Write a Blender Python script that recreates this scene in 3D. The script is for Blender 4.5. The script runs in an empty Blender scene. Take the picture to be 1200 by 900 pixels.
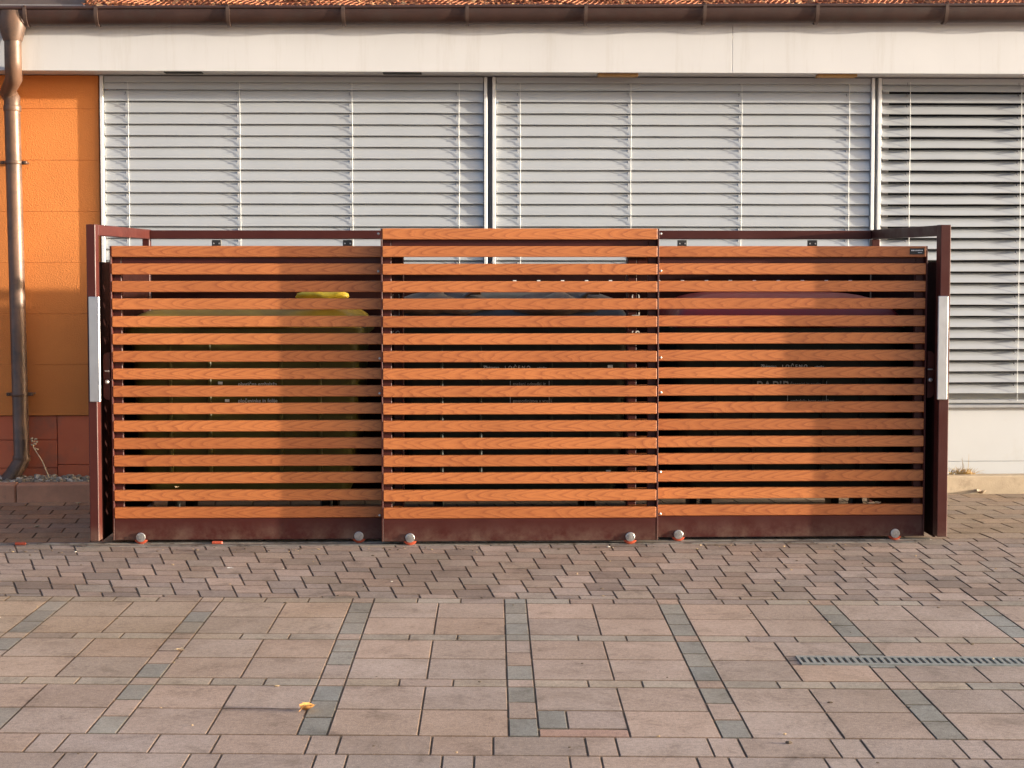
import bpy, bmesh, math, random
from mathutils import Vector, Matrix
random.seed(7)
R = math.radians
C = bpy.context.scene.collection
sc = bpy.context.scene

# ---------------------------------------------------------------- camera
F, CX, CY = 1840.0, 600.0, 395.6          # focal length and principal point, photograph pixels
YAW, PITCH, EYE = R(1.7), R(2.85), 1.567
fw = Vector((math.sin(YAW)*math.cos(PITCH), math.cos(YAW)*math.cos(PITCH), -math.sin(PITCH)))
rt = Vector((math.cos(YAW), -math.sin(YAW), 0))
up = rt.cross(fw)

def at(px, py, Y):
    """point of the plane y=Y that a measured spot of the photograph lies on -> (X, Z)"""
    d = fw + rt*((px-CX)/F) + up*((CY-py)/F)
    t = Y/d.y
    return d.x*t, EYE+d.z*t

def onground(px, py, z=0.0):
    d = fw + rt*((px-CX)/F) + up*((CY-py)/F)
    t = (z-EYE)/d.z
    return d.x*t, d.y*t

def AX(px, Y, py=400): return at(px, py, Y)[0]
def AZ(py, Y, px=560): return at(px, py, Y)[1]

cam = bpy.data.cameras.new('camera')
cam.sensor_width = 36; cam.lens = F/1200*36
cam.shift_y = -(450-CY)/1200
cam.clip_end = 2000
co = bpy.data.objects.new('camera', cam); C.objects.link(co)
co.location = (0, 0, EYE); co.rotation_euler = (R(90)-PITCH, 0, -YAW)
sc.camera = co

# ---------------------------------------------------------------- light
SUN_AZ, SUN_EL = R(82), R(4.9)            # from the facade's normal towards the right; height
sd = Vector((math.sin(SUN_AZ)*math.cos(SUN_EL), -math.cos(SUN_AZ)*math.cos(SUN_EL), math.sin(SUN_EL)))
sl = bpy.data.lights.new('sun', 'SUN'); sl.energy = 2.9; sl.angle = R(0.6); sl.color = (1.0, 0.86, 0.66)
so = bpy.data.objects.new('sun', sl); C.objects.link(so)
so.rotation_euler = sd.to_track_quat('Z', 'Y').to_euler()
w = bpy.data.worlds.new('World'); sc.world = w; w.use_nodes = True
nt = w.node_tree
sky = nt.nodes.new('ShaderNodeTexSky'); sky.sky_type = 'NISHITA'; sky.sun_disc = False
sky.sun_elevation = SUN_EL; sky.sun_rotation = math.atan2(sd.x, sd.y)
sky.air_density = 0.45; sky.dust_density = 5.0; sky.ozone_density = 0.2
bg = nt.nodes['Background']; bg.inputs['Strength'].default_value = 0.15
nt.links.new(sky.outputs[0], bg.inputs[0])
vs = sc.view_settings
vs.view_transform = 'Standard'; vs.look = 'None'; vs.gamma = 1; vs.exposure = 2.28; vs.use_curve_mapping = False
try:
    vs.use_white_balance = True
    vs.white_balance_temperature = 6000; vs.white_balance_tint = 9
except Exception: pass
sc.cycles.max_bounces = 8; sc.cycles.diffuse_bounces = 4

# ---------------------------------------------------------------- materials
class NB:
    def __init__(s, name):
        s.m = bpy.data.materials.new(name); s.m.use_nodes = True
        s.t = s.m.node_tree; s.n = s.t.nodes; s.b = s.n['Principled BSDF']
    def new(s, typ, **kw):
        n = s.n.new(typ)
        for k, v in kw.items():
            if k in n.inputs: n.inputs[k].default_value = v
            else: setattr(n, k, v)
        return n
    def link(s, a, b): s.t.links.new(a, b)
    def coord(s, kind='Object', scale=(1, 1, 1)):
        c = s.new('ShaderNodeTexCoord'); mp = s.new('ShaderNodeMapping')
        mp.inputs['Scale'].default_value = scale
        s.link(c.outputs[kind], mp.inputs[0]); return mp.outputs[0]
    def noise(s, vec, scale, detail=4, rough=0.6, dist=0):
        n = s.new('ShaderNodeTexNoise'); n.inputs['Scale'].default_value = scale
        n.inputs['Detail'].default_value = detail; n.inputs['Roughness'].default_value = rough
        n.inputs['Distortion'].default_value = dist
        s.link(vec, n.inputs['Vector']); return n.outputs['Fac']
    def ramp(s, fac, stops):
        r = s.new('ShaderNodeValToRGB'); e = r.color_ramp.elements
        while len(e) < len(stops): e.new(0.5)
        for i, (p, c) in enumerate(stops):
            e[i].position = p; e[i].color = (*c, 1) if len(c) == 3 else c
        s.link(fac, r.inputs[0]); return r.outputs[0]
    def mix(s, fac, a, b, mode='MIX'):
        m = s.new('ShaderNodeMix', data_type='RGBA', blend_type=mode)
        for sock, v in ((m.inputs['Factor'], fac), (m.inputs[6], a), (m.inputs[7], b)):
            if hasattr(v, 'is_output'): s.link(v, sock)
            elif isinstance(v, (int, float)): sock.default_value = v
            else: sock.default_value = (*v, 1)
        return m.outputs[2]
    def math(s, op, a, b=None, c=None):
        m = s.new('ShaderNodeMath', operation=op)
        for i, v in enumerate((a, b, c)):
            if v is None: continue
            if hasattr(v, 'is_output'): s.link(v, m.inputs[i])
            else: m.inputs[i].default_value = v
        return m.outputs[0]
    def bump(s, h, strength=0.3, dist=0.002, prev=None):
        b = s.new('ShaderNodeBump'); b.inputs['Strength'].default_value = strength; b.inputs['Distance'].default_value = dist
        s.link(h, b.inputs['Height'])
        if prev: s.link(prev, b.inputs['Normal'])
        return b.outputs[0]
    def out(s, col=None, rough=None, normal=None, **kw):
        for sock, v in (('Base Color', col), ('Roughness', rough), ('Normal', normal)):
            if v is None: continue
            if hasattr(v, 'is_output'): s.link(v, s.b.inputs[sock])
            elif isinstance(v, (int, float)): s.b.inputs[sock].default_value = v
            else: s.b.inputs[sock].default_value = (*v, 1)
        for k, v in kw.items(): s.b.inputs[k].default_value = v
        return s.m

M = {}
def simple(name, col, rough=0.5, var=0.12, vscale=6, bump=0.0, bscale=120, metallic=0.0, spec=0.5, dirt=None):
    k = NB(name); v = k.coord()
    n = k.noise(v, vscale, 5)
    c = k.ramp(n, [(0.3, tuple(x*(1-var) for x in col)), (0.7, tuple(min(1, x*(1+var)) for x in col))])
    if dirt:
        n2 = k.noise(v, dirt[1], 6, 0.7)
        f = k.ramp(n2, [(dirt[2], (0, 0, 0)), (dirt[3], (1, 1, 1))])
        c = k.mix(f, c, dirt[0])
    nrm = k.bump(k.noise(v, bscale, 3), bump, 0.003) if bump else None
    rr = k.ramp(k.noise(v, vscale*3, 4), [(0.3, (rough*0.85,)*3), (0.7, (min(1, rough*1.15),)*3)])
    M[name] = k.out(c, rr, nrm, Metallic=metallic, **{'Specular IOR Level': spec})
    return M[name]

k = NB('brown_metal'); v = k.coord()
c = k.ramp(k.noise(v, 3, 5), [(0.3, (0.049, 0.0102, 0.0075)), (0.7, (0.061, 0.0128, 0.0095))])
sz = k.new('ShaderNodeSeparateXYZ'); k.link(v, sz.inputs[0])
low = k.ramp(sz.outputs[2], [(0.01, (1, 1, 1)), (0.13, (0, 0, 0))])
du = k.math('MULTIPLY', low, k.ramp(k.noise(v, 9, 7, 0.75), [(0.40, (0, 0, 0)), (0.75, (0.75,)*3)]))
du = k.math('MAXIMUM', du, k.ramp(k.noise(v, 26, 6, 0.75), [(0.64, (0, 0, 0)), (0.85, (0.16,)*3)]))
c = k.mix(du, c, (0.20, 0.135, 0.10))
rr = k.ramp(k.noise(v, 6, 5), [(0.3, (0.34,)*3), (0.7, (0.55,)*3)])
M['brown_metal'] = k.out(c, rr, k.bump(k.noise(v, 300, 3), 0.06, 0.002), **{'Specular IOR Level': 0.28})
simple('dark_panel', (0.016, 0.004, 0.003), 0.9, 0.2, spec=0.08)
simple('aluminium', (0.60, 0.60, 0.60), 0.36, 0.05, 8, 0.04, 200, metallic=0.9)
simple('bolt_steel', (0.48, 0.46, 0.44), 0.34, 0.3, 60, metallic=0.8)
simple('blind_metal', (0.435, 0.445, 0.455), 0.42, 0.04, 2.5, 0.0, metallic=0.15, dirt=((0.46, 0.45, 0.43), 3.0, 0.52, 0.9))
simple('white_frame', (0.74, 0.73, 0.71), 0.4, 0.04, 4)
simple('grey_gasket', (0.19, 0.19, 0.215), 0.6)
simple('cord', (0.72, 0.71, 0.68), 0.7)
simple('black_plastic', (0.014, 0.014, 0.014), 0.45)
simple('white_board', (0.60, 0.58, 0.565), 0.6, 0.05, 1.2, 0.06, 60, dirt=((0.52, 0.47, 0.40), 1.5, 0.55, 0.95))
simple('white_panel', (0.60, 0.605, 0.61), 0.5, 0.03, 2, 0.0, dirt=((0.5, 0.47, 0.42), 2.2, 0.60, 0.95))
simple('copper_brown', (0.050, 0.023, 0.017), 0.50, 0.25, 7, 0.12, 50, metallic=0.15, dirt=((0.05, 0.034, 0.028), 9, 0.5, 0.75))
simple('pipe_brown', (0.140, 0.078, 0.050), 0.46, 0.25, 5, 0.10, 40, metallic=0.25, dirt=((0.055, 0.042, 0.034), 7, 0.48, 0.72))
simple('bracket_brown', (0.095, 0.060, 0.047), 0.45, 0.2, 20, metallic=0.3)
simple('litter', (0.26, 0.10, 0.035), 0.8, 0.5, 60)
simple('litter_pale', (0.60, 0.36, 0.17), 0.8, 0.3, 60)
simple('lead_sheet', (0.10, 0.068, 0.048), 0.55, 0.2, 6, 0.15, 40, metallic=0.2)
simple('slot_ochre', (0.42, 0.23, 0.07), 0.6)
simple('slot_dark', (0.02, 0.018, 0.016), 0.8)
simple('kerb_concrete', (0.40, 0.31, 0.225), 0.85, 0.14, 5, 0.5, 90, dirt=((0.21, 0.15, 0.10), 7, 0.55, 0.8))
simple('roller_red', (0.42, 0.075, 0.035), 0.4, 0.2, 30)
simple('rail_steel', (0.24, 0.215, 0.19), 0.45, 0.25, 12, 0.1, 80, metallic=0.5, dirt=((0.07, 0.045, 0.03), 15, 0.5, 0.7))
simple('bin_body', (0.014, 0.015, 0.009), 0.5, 0.2, 5, spec=0.25)
simple('bin_olive', (0.085, 0.070, 0.012), 0.5, 0.3, 3, spec=0.3)
simple('lid_yellow', (0.27, 0.175, 0.016), 0.45, 0.3)
simple('lid_red', (0.22, 0.013, 0.012), 0.4, 0.1)
simple('lid_black', (0.022, 0.022, 0.021), 0.4, 0.2)
simple('bag_yellow', (0.85, 0.62, 0.03), 0.35, 0.15, 20, 0.6, 30)
simple('bag_black', (0.11, 0.085, 0.066), 0.38, 0.3, 20, 1.0, 25)
simple('print_white', (0.75, 0.74, 0.70), 0.6, 0.03)
simple('print_grey', (0.35, 0.34, 0.31), 0.6, 0.03)
simple('leaf_yellow', (0.46, 0.22, 0.055), 0.6, 0.3, 40)
simple('leaf_pale', (0.62, 0.45, 0.26), 0.7, 0.3, 40)
simple('straw', (0.56, 0.41, 0.18), 0.8, 0.25, 20)
simple('grate_zinc', (0.235, 0.24, 0.222), 0.55, 0.2, 25, 0.1, 100, metallic=0.15)
simple('net_wire', (0.44, 0.16, 0.07), 0.5, 0.5, 8, metallic=0.3)
simple('drain_shade', (0.006, 0.005, 0.005), 0.9)

# orange render: fine roughcast, slightly blotchy
# fascia board: run-off streaks below the gutter
k = NB('white_board'); v = k.coord(); vst = k.coord('Object', (9, 9, 0.7))
c = k.ramp(k.noise(v, 1.2, 4), [(0.3, (0.565, 0.548, 0.535)), (0.7, (0.62, 0.602, 0.588))])
c = k.mix(k.ramp(k.noise(vst, 1.5, 6, 0.7), [(0.52, (0, 0, 0)), (0.8, (0.5,)*3)]), c, (0.44, 0.40, 0.35))
M['white_board'] = k.out(c, 0.6, k.bump(k.noise(v, 60, 3), 0.05, 0.003))
k = NB('orange_render'); v = k.coord()
n1 = k.noise(v, 1.3, 5, 0.6); n2 = k.noise(v, 210, 4, 0.8)
c = k.ramp(n1, [(0.3, (0.66, 0.212, 0.045)), (0.7, (0.76, 0.270, 0.060))])
c = k.mix(k.ramp(n2, [(0.35, (0.45,)*3), (0.65, (1.0,)*3)]), (0.47, 0.135, 0.03), c)
vo = k.new('ShaderNodeTexVoronoi', Scale=130.0); k.link(v, vo.inputs['Vector'])
h = k.math('ADD', n2, k.math('MULTIPLY', vo.outputs['Distance'], 0.8))
M['orange_render'] = k.out(c, 0.92, k.bump(h, 0.6, 0.003))

# red plinth: painted slabs with a grey patch of damp
k = NB('plinth_red'); v = k.coord()
c = k.ramp(k.noise(v, 3.0, 5), [(0.3, (0.56, 0.130, 0.055)), (0.7, (0.64, 0.165, 0.070))])
st = k.ramp(k.noise(v, 2.6, 6, 0.7), [(0.52, (0, 0, 0)), (0.72, (1, 1, 1))])
c = k.mix(k.math('MULTIPLY', st, 0.6), c, (0.20, 0.13, 0.085))
M['plinth_red'] = k.out(c, 0.85, k.bump(k.noise(v, 70, 4), 0.4, 0.003))

# pavers: each stone carries its own tint; grain, chips and dust on top
k = NB('paver_stone'); v = k.coord()
a = k.new('ShaderNodeAttribute', attribute_name='tint')
g = k.noise(v, 260, 3, 0.75); g2 = k.noise(v, 55, 5, 0.75); g3 = k.noise(v, 1.1, 5, 0.6)
c = k.mix(1.0, a.outputs['Color'], k.ramp(g, [(0.28, (0.52,)*3), (0.5, (1.0,)*3), (0.72, (1.38, 1.36, 1.33))]), 'MULTIPLY')
c = k.mix(1.0, c, k.ramp(g2, [(0.3, (0.74, 0.73, 0.72)), (0.68, (1.16,)*3)]), 'MULTIPLY')
c = k.mix(1.0, c, k.ramp(g3, [(0.35, (0.86, 0.84, 0.80)), (0.6, (1.04,)*3)]), 'MULTIPLY')
g4 = k.noise(v, 5.5, 7, 0.75, 0.4)
c = k.mix(1.0, c, k.ramp(g4, [(0.32, (0.62, 0.60, 0.58)), (0.46, (0.94, 0.93, 0.92)), (0.62, (1.04,)*3), (0.75, (1.14, 1.12, 1.09))]), 'MULTIPLY')
g5 = k.noise(v, 2.1, 6, 0.7, 0.6)
c = k.mix(k.ramp(g5, [(0.60, (0, 0, 0)), (0.70, (0.55,)*3)]), c, (0.16, 0.115, 0.085))
vo = k.new('ShaderNodeTexVoronoi', Scale=19.0); k.link(v, vo.inputs['Vector'])
sp = k.ramp(vo.outputs['Distance'], [(0.05, (1, 1, 1)), (0.09, (0, 0, 0))])
sp = k.math('MULTIPLY', sp, k.ramp(k.noise(v, 3.3, 2), [(0.55, (0, 0, 0)), (0.62, (0.5,)*3)]))
c = k.mix(sp, c, (0.12, 0.085, 0.06))
hh = k.math('ADD', k.math('MULTIPLY', g, 0.5), g2)
M['paver_stone'] = k.out(c, 0.86, k.bump(hh, 0.45, 0.003), **{'Specular IOR Level': 0.3})

k = NB('yard_paving'); v = k.coord()
bt = k.new('ShaderNodeTexBrick'); bt.offset = 0.5; k.link(v, bt.inputs['Vector'])
for nm, val in (('Scale', 1.0), ('Mortar Size', 0.006), ('Brick Width', 0.3), ('Row Height', 0.2), ('Color1', (0.375, 0.272, 0.222, 1)), ('Color2', (0.335, 0.262, 0.232, 1)), ('Mortar', (0.10, 0.07, 0.045, 1))): bt.inputs[nm].default_value = val
c = k.mix(1.0, bt.outputs['Color'], k.ramp(k.noise(v, 30, 5), [(0.3, (0.85,)*3), (0.7, (1.1,)*3)]), 'MULTIPLY')
M['yard_paving'] = k.out(c, 0.88, k.bump(k.noise(v, 120, 4), 0.25, 0.003))
k = NB('joint_sand'); v = k.coord()
c = k.ramp(k.noise(v, 25, 5, 0.7), [(0.3, (0.10, 0.068, 0.045)), (0.6, (0.20, 0.14, 0.088)), (0.8, (0.36, 0.28, 0.18))])
M['joint_sand'] = k.out(c, 0.95, k.bump(k.noise(v, 180, 4), 0.6, 0.006))

k = NB('gravel'); v = k.coord()
a = k.new('ShaderNodeAttribute', attribute_name='tint')
c = k.mix(1.0, a.outputs['Color'], k.ramp(k.noise(v, 60, 4), [(0.3, (0.7,)*3), (0.7, (1.1,)*3)]), 'MULTIPLY')
M['gravel'] = k.out(c, 0.8)

# wood-grained boards: cathedral arches along the board, from a per-board coordinate (u metres, v -1..1)
k = NB('wood_board')
a = k.new('ShaderNodeAttribute', attribute_name='board')
sx = k.new('ShaderNodeSeparateXYZ'); k.link(a.outputs['Vector'], sx.inputs[0])
u, vv = sx.outputs[0], sx.outputs[1]
cb = k.new('ShaderNodeCombineXYZ'); k.link(k.math('MULTIPLY', u, 2.2), cb.inputs[0]); k.link(k.math('MULTIPLY', vv, 0.5), cb.inputs[1]); k.link(sx.outputs[2], cb.inputs[2])
wob = k.noise(cb.outputs[0], 1.3, 1.5, 0.5)
cb2 = k.new('ShaderNodeCombineXYZ'); k.link(k.math('MULTIPLY', u, 5), cb2.inputs[0]); k.link(k.math('MULTIPLY', vv, 6), cb2.inputs[1]); k.link(sx.outputs[2], cb2.inputs[2])
fib = k.noise(cb2.outputs[0], 3.0, 5, 0.7)
vc = k.math('ADD', vv, k.math('MULTIPLY', k.math('SUBTRACT', wob, 0.5), 1.1))
arch = k.math('ADD', k.math('MULTIPLY', u, 11.0), k.math('MULTIPLY', k.math('POWER', k.math('ABSOLUTE', vc), 1.5), -1.25))
arch = k.math('ADD', k.math('ADD', arch, k.math('MULTIPLY', wob, 3.5)), k.math('MULTIPLY', fib, 0.35))
ring = k.math('FRACT', arch)
line = k.ramp(ring, [(0.0, (0.05,)*3), (0.45, (0.12,)*3), (0.78, (0.55,)*3), (0.9, (1, 1, 1)), (1.0, (0.05,)*3)])
ring2 = k.math('FRACT', k.math('MULTIPLY', arch, 2.6))
line2 = k.ramp(ring2, [(0.0, (0, 0, 0)), (0.7, (0.1,)*3), (0.9, (0.5,)*3), (1.0, (0, 0, 0))])
line = k.math('MAXIMUM', line, line2)
cb3 = k.new('ShaderNodeCombineXYZ'); k.link(k.math('MULTIPLY', u, 1.3), cb3.inputs[0]); k.link(sx.outputs[2], cb3.inputs[2])
mod = k.ramp(k.noise(cb3.outputs[0], 2.5, 3), [(0.3, (0.55,)*3), (0.6, (1, 1, 1))])
lf = k.math('MULTIPLY', line, mod)
base = k.ramp(fib, [(0.25, (0.43, 0.132, 0.035)), (0.55, (0.52, 0.178, 0.050)), (0.8, (0.59, 0.222, 0.068))])
c = k.mix(k.math('MULTIPLY', lf, 0.85), base, (0.25, 0.062, 0.019))
wn = k.new('ShaderNodeTexWhiteNoise', noise_dimensions='1D'); k.link(sx.outputs[2], wn.inputs['W'])
c = k.mix(1.0, c, k.ramp(wn.outputs['Value'], [(0, (0.82, 0.77, 0.73)), (0.5, (0.97, 0.97, 0.96)), (1, (1.10, 1.12, 1.12))]), 'MULTIPLY')
vw = k.coord(); c = k.mix(1.0, c, k.ramp(k.noise(vw, 1.7, 4, 0.6), [(0.3, (0.86, 0.84, 0.82)), (0.65, (1.05, 1.05, 1.05))]), 'MULTIPLY')
c = k.mix(k.ramp(k.noise(vw, 14, 6, 0.7), [(0.62, (0, 0, 0)), (0.8, (0.25,)*3)]), c, (0.33, 0.20, 0.12))
M['wood_board'] = k.out(c, 0.42, k.bump(k.math('ADD', fib, k.math('MULTIPLY', lf, -0.3)), 0.08, 0.002))

# clay tile
k = NB('clay_tile'); v = k.coord()
c = k.ramp(k.noise(v, 6, 6, 0.7), [(0.3, (0.06, 0.020, 0.012)), (0.55, (0.20, 0.055, 0.024)), (0.8, (0.40, 0.13, 0.05))])
M['clay_tile'] = k.out(c, 0.85, k.bump(k.noise(v, 60, 5), 0.5, 0.006))

# glass, dark room behind
k = NB('kerb_stone'); v = k.coord()
a = k.new('ShaderNodeAttribute', attribute_name='tint')
c = k.mix(1.0, a.outputs['Color'], k.ramp(k.noise(v, 5, 6, 0.7), [(0.3, (0.8,)*3), (0.7, (1.12,)*3)]), 'MULTIPLY')
c = k.mix(k.ramp(k.noise(v, 9, 6, 0.7), [(0.55, (0, 0, 0)), (0.8, (0.7,)*3)]), c, (0.17, 0.12, 0.08))
M['kerb_stone'] = k.out(c, 0.88, k.bump(k.noise(v, 90, 4), 0.5, 0.003))
k = NB('window_glass')
M['window_glass'] = k.out((0.02, 0.023, 0.025), 0.06, None, **{'Specular IOR Level': 0.6})

# ---------------------------------------------------------------- mesh builder
class MB:
    def __init__(s):
        s.v = []; s.f = []; s.fc = {}; s.vb = {}; s.M = Matrix.Identity(4)
    def add(s, vs, fs, col=None, board=None):
        o = len(s.v)
        for i, p in enumerate(vs):
            s.v.append(tuple(s.M @ Vector(p)))
            if board: s.vb[o+i] = board[i]
        for f in fs:
            if col is not None: s.fc[len(s.f)] = col
            s.f.append(tuple(o+i for i in f))
    def cbox(s, x0, x1, y0, y1, z0, z1, b=0.003, col=None, board=None):
        """box with chamfered edges; board=(id, u offset) adds the wood coordinate"""
        if x1 < x0: x0, x1 = x1, x0
        if y1 < y0: y0, y1 = y1, y0
        if z1 < z0: z0, z1 = z1, z0
        b = min(b, (x1-x0)*0.45, (y1-y0)*0.45, (z1-z0)*0.45)
        X, Y, Z = (x0, x1), (y0, y1), (z0, z1)
        vs = []; idx = {}
        for i in (0, 1):
            for j in (0, 1):
                for l in (0, 1):
                    bx = b if i == 0 else -b; by = b if j == 0 else -b; bz = b if l == 0 else -b
                    idx[i, j, l, 0] = len(vs); vs.append((X[i], Y[j]+by, Z[l]+bz))
                    idx[i, j, l, 1] = len(vs); vs.append((X[i]+bx, Y[j], Z[l]+bz))
                    idx[i, j, l, 2] = len(vs); vs.append((X[i]+bx, Y[j]+by, Z[l]))
        fs = []
        for i in (0, 1): fs.append([idx[i, j, l, 0] for j, l in ((0, 0), (1, 0), (1, 1), (0, 1))])
        for j in (0, 1): fs.append([idx[i, j, l, 1] for i, l in ((0, 0), (1, 0), (1, 1), (0, 1))])
        for l in (0, 1): fs.append([idx[i, j, l, 2] for i, j in ((0, 0), (1, 0), (1, 1), (0, 1))])
        for j in (0, 1):
            for l in (0, 1): fs.append([idx[0, j, l, 1], idx[1, j, l, 1], idx[1, j, l, 2], idx[0, j, l, 2]])
        for i in (0, 1):
            for l in (0, 1): fs.append([idx[i, 0, l, 0], idx[i, 1, l, 0], idx[i, 1, l, 2], idx[i, 0, l, 2]])
        for i in (0, 1):
            for j in (0, 1): fs.append([idx[i, j, 0, 0], idx[i, j, 1, 0], idx[i, j, 1, 1], idx[i, j, 0, 1]])
        for i in (0, 1):
            for j in (0, 1):
                for l in (0, 1): fs.append([idx[i, j, l, q] for q in (0, 1, 2)])
        bd = None
        if board:
            zc, hz = (z0+z1)/2, (z1-z0)/2
            bd = [(p[0]+board[1], (p[2]-zc)/hz, board[0]) for p in vs]
        s.add(vs, fs, col, bd)
    def tube(s, pts, r, n=12, cap=True, col=None):
        pts = [Vector(p) for p in pts]
        rs = r if isinstance(r, (list, tuple)) else [r]*len(pts)
        t0 = (pts[1]-pts[0]).normalized()
        a = t0.orthogonal().normalized()
        vs = []; fs = []
        for i, p in enumerate(pts):
            if i == 0: t = t0
            elif i == len(pts)-1: t = (pts[-1]-pts[-2]).normalized()
            else: t = ((pts[i+1]-p).normalized()+(p-pts[i-1]).normalized()).normalized()
            a = (a-t*a.dot(t)).normalized(); bb = t.cross(a)
            for q in range(n):
                th = 2*math.pi*q/n
                vs.append(tuple(p+(a*math.cos(th)+bb*math.sin(th))*rs[i]))
        for i in range(len(pts)-1):
            for q in range(n):
                fs.append((i*n+q, i*n+(q+1) % n, (i+1)*n+(q+1) % n, (i+1)*n+q))
        if cap: fs.append(tuple(range(n-1, -1, -1))); fs.append(tuple((len(pts)-1)*n+q for q in range(n)))
        s.add(vs, fs, col)
    def loft(s, rings, cap=True, col=None):
        n = len(rings[0]); vs = [p for r in rings for p in r]; fs = []
        for i in range(len(rings)-1):
            for q in range(n): fs.append((i*n+q, i*n+(q+1) % n, (i+1)*n+(q+1) % n, (i+1)*n+q))
        if cap: fs.append(tuple(range(n-1, -1, -1))); fs.append(tuple((len(rings)-1)*n+q for q in range(n)))
        s.add(vs, fs, col)
    def sweep_x(s, prof, x0, x1, dz=0.0, closed=True, steps=1):
        """profile of (y,z) points carried along x, its far end dz higher"""
        rings = []
        for i in range(steps+1):
            t = i/steps
            rings.append([(x0+(x1-x0)*t, y, z+dz*t) for y, z in prof])
        s.loft(rings, closed)
    def blob(s, c, r, jit=0.25, col=None, rnd=random):
        """small uneven pebble"""
        vs = []; fs = []
        rings = [(-1, 0), (-0.6, 0.8), (0.1, 1.0), (0.7, 0.72), (1, 0)]
        n = 6; ph = rnd.random()*6
        for zz, rr in rings:
            if rr == 0: vs.append((c[0], c[1], c[2]+zz*r[2])); continue
            for q in range(n):
                th = 2*math.pi*q/n+ph; j = 1+rnd.uniform(-jit, jit)
                vs.append((c[0]+math.cos(th)*rr*r[0]*j, c[1]+math.sin(th)*rr*r[1]*j, c[2]+zz*r[2]))
        for q in range(n): fs.append((0, 1+(q+1) % n, 1+q))
        for L in range(2):
            for q in range(n): fs.append((1+L*n+q, 1+L*n+(q+1) % n, 1+(L+1)*n+(q+1) % n, 1+(L+1)*n+q))
        last = 1+3*n
        for q in range(n): fs.append((1+2*n+q, 1+2*n+(q+1) % n, last))
        s.add(vs, fs, col)
    def build(s, name, mat, parent=None, smooth=0, recalc=True):
        off = Vector(parent['_o']) if parent is not None else Vector((0, 0, 0))
        me = bpy.data.meshes.new(name)
        me.from_pydata([tuple(Vector(p)-off) for p in s.v], [], s.f)
        if s.fc:
            at_ = me.color_attributes.new('tint', 'FLOAT_COLOR', 'CORNER')
            for p in me.polygons:
                cc = s.fc.get(p.index, (0.3, 0.3, 0.3))
                for li in p.loop_indices: at_.data[li].color = (*cc[:3], 1)
        if s.vb:
            at_ = me.attributes.new('board', 'FLOAT_VECTOR', 'POINT')
            for i, b in s.vb.items(): at_.data[i].vector = b
        if recalc:
            bm = bmesh.new(); bm.from_mesh(me); bmesh.ops.recalc_face_normals(bm, faces=bm.faces); bm.to_mesh(me); bm.free()
        if smooth:
            me.polygons.foreach_set('use_smooth', [True]*len(me.polygons))
            me.set_sharp_from_angle(angle=R(smooth))
        me.materials.append(M[mat] if isinstance(mat, str) else mat)
        o = bpy.data.objects.new(name, me); C.objects.link(o)
        if parent is not None: o.parent = parent; o['_o'] = tuple(off)
        else: o['_o'] = (0, 0, 0)
        return o

ALL = []
def thing(name, label, cat, loc=(0, 0, 0), group=None):
    o = bpy.data.objects.new(name, None); C.objects.link(o); o.location = loc
    o['_o'] = tuple(loc); o['label'] = label; o['category'] = cat
    if group: o['group'] = group
    return o
def tag(o, label, cat, group=None):
    o['label'] = label; o['category'] = cat
    if group: o['group'] = group
    return o
def setkind(o, kind): o['kind'] = kind; return o
def copy_part(o, dx, parent):
    c = o.copy(); C.objects.link(c); c.parent = parent; c.location = o.location+Vector(dx); return c
def centre(o):
    """give a one-mesh thing its origin at its own base"""
    me = o.data; n = len(me.vertices)
    xs = [v.co for v in me.vertices]
    b = Vector((sum(p.x for p in xs)/n, sum(p.y for p in xs)/n, min(p.z for p in xs)))
    me.transform(Matrix.Translation(-b)); o.location = o.location+b
    return o

def text_mb(mb, txt, size, X, Y, Z, rot=0, shear=0, spacing=1.0, align='LEFT', depth=0.0008, stretch=1.0):
    """raised lettering standing on a plane y=Y that faces the camera"""
    cu = bpy.data.curves.new('lettering', 'FONT'); cu.body = txt; cu.size = size; cu.extrude = depth
    cu.shear = shear; cu.space_character = spacing; cu.align_x = align; cu.resolution_u = 3
    to = bpy.data.objects.new('lettering', cu); C.objects.link(to)
    dg = bpy.context.evaluated_depsgraph_get()
    me = bpy.data.meshes.new_from_object(to.evaluated_get(dg))
    mt = Matrix.Translation((X, Y, Z)) @ Matrix.Rotation(R(90), 4, 'X') @ Matrix.Rotation(rot, 4, 'Z') @ Matrix.Diagonal((stretch, 1, 1, 1))
    mb.add([tuple(mt @ v.co) for v in me.vertices], [tuple(p.vertices) for p in me.polygons])
    bpy.data.objects.remove(to); bpy.data.meshes.remove(me); bpy.data.curves.remove(cu)

# ---------------------------------------------------------------- planes of the place (metres in front of the camera)
Y_POST, Y_MID, Y_SIDE = 8.535, 8.55, 8.63
Y_BACK, Y_KERB, Y_WALL, Y_FASC = 10.00, 10.22, 10.68, 10.42

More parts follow.
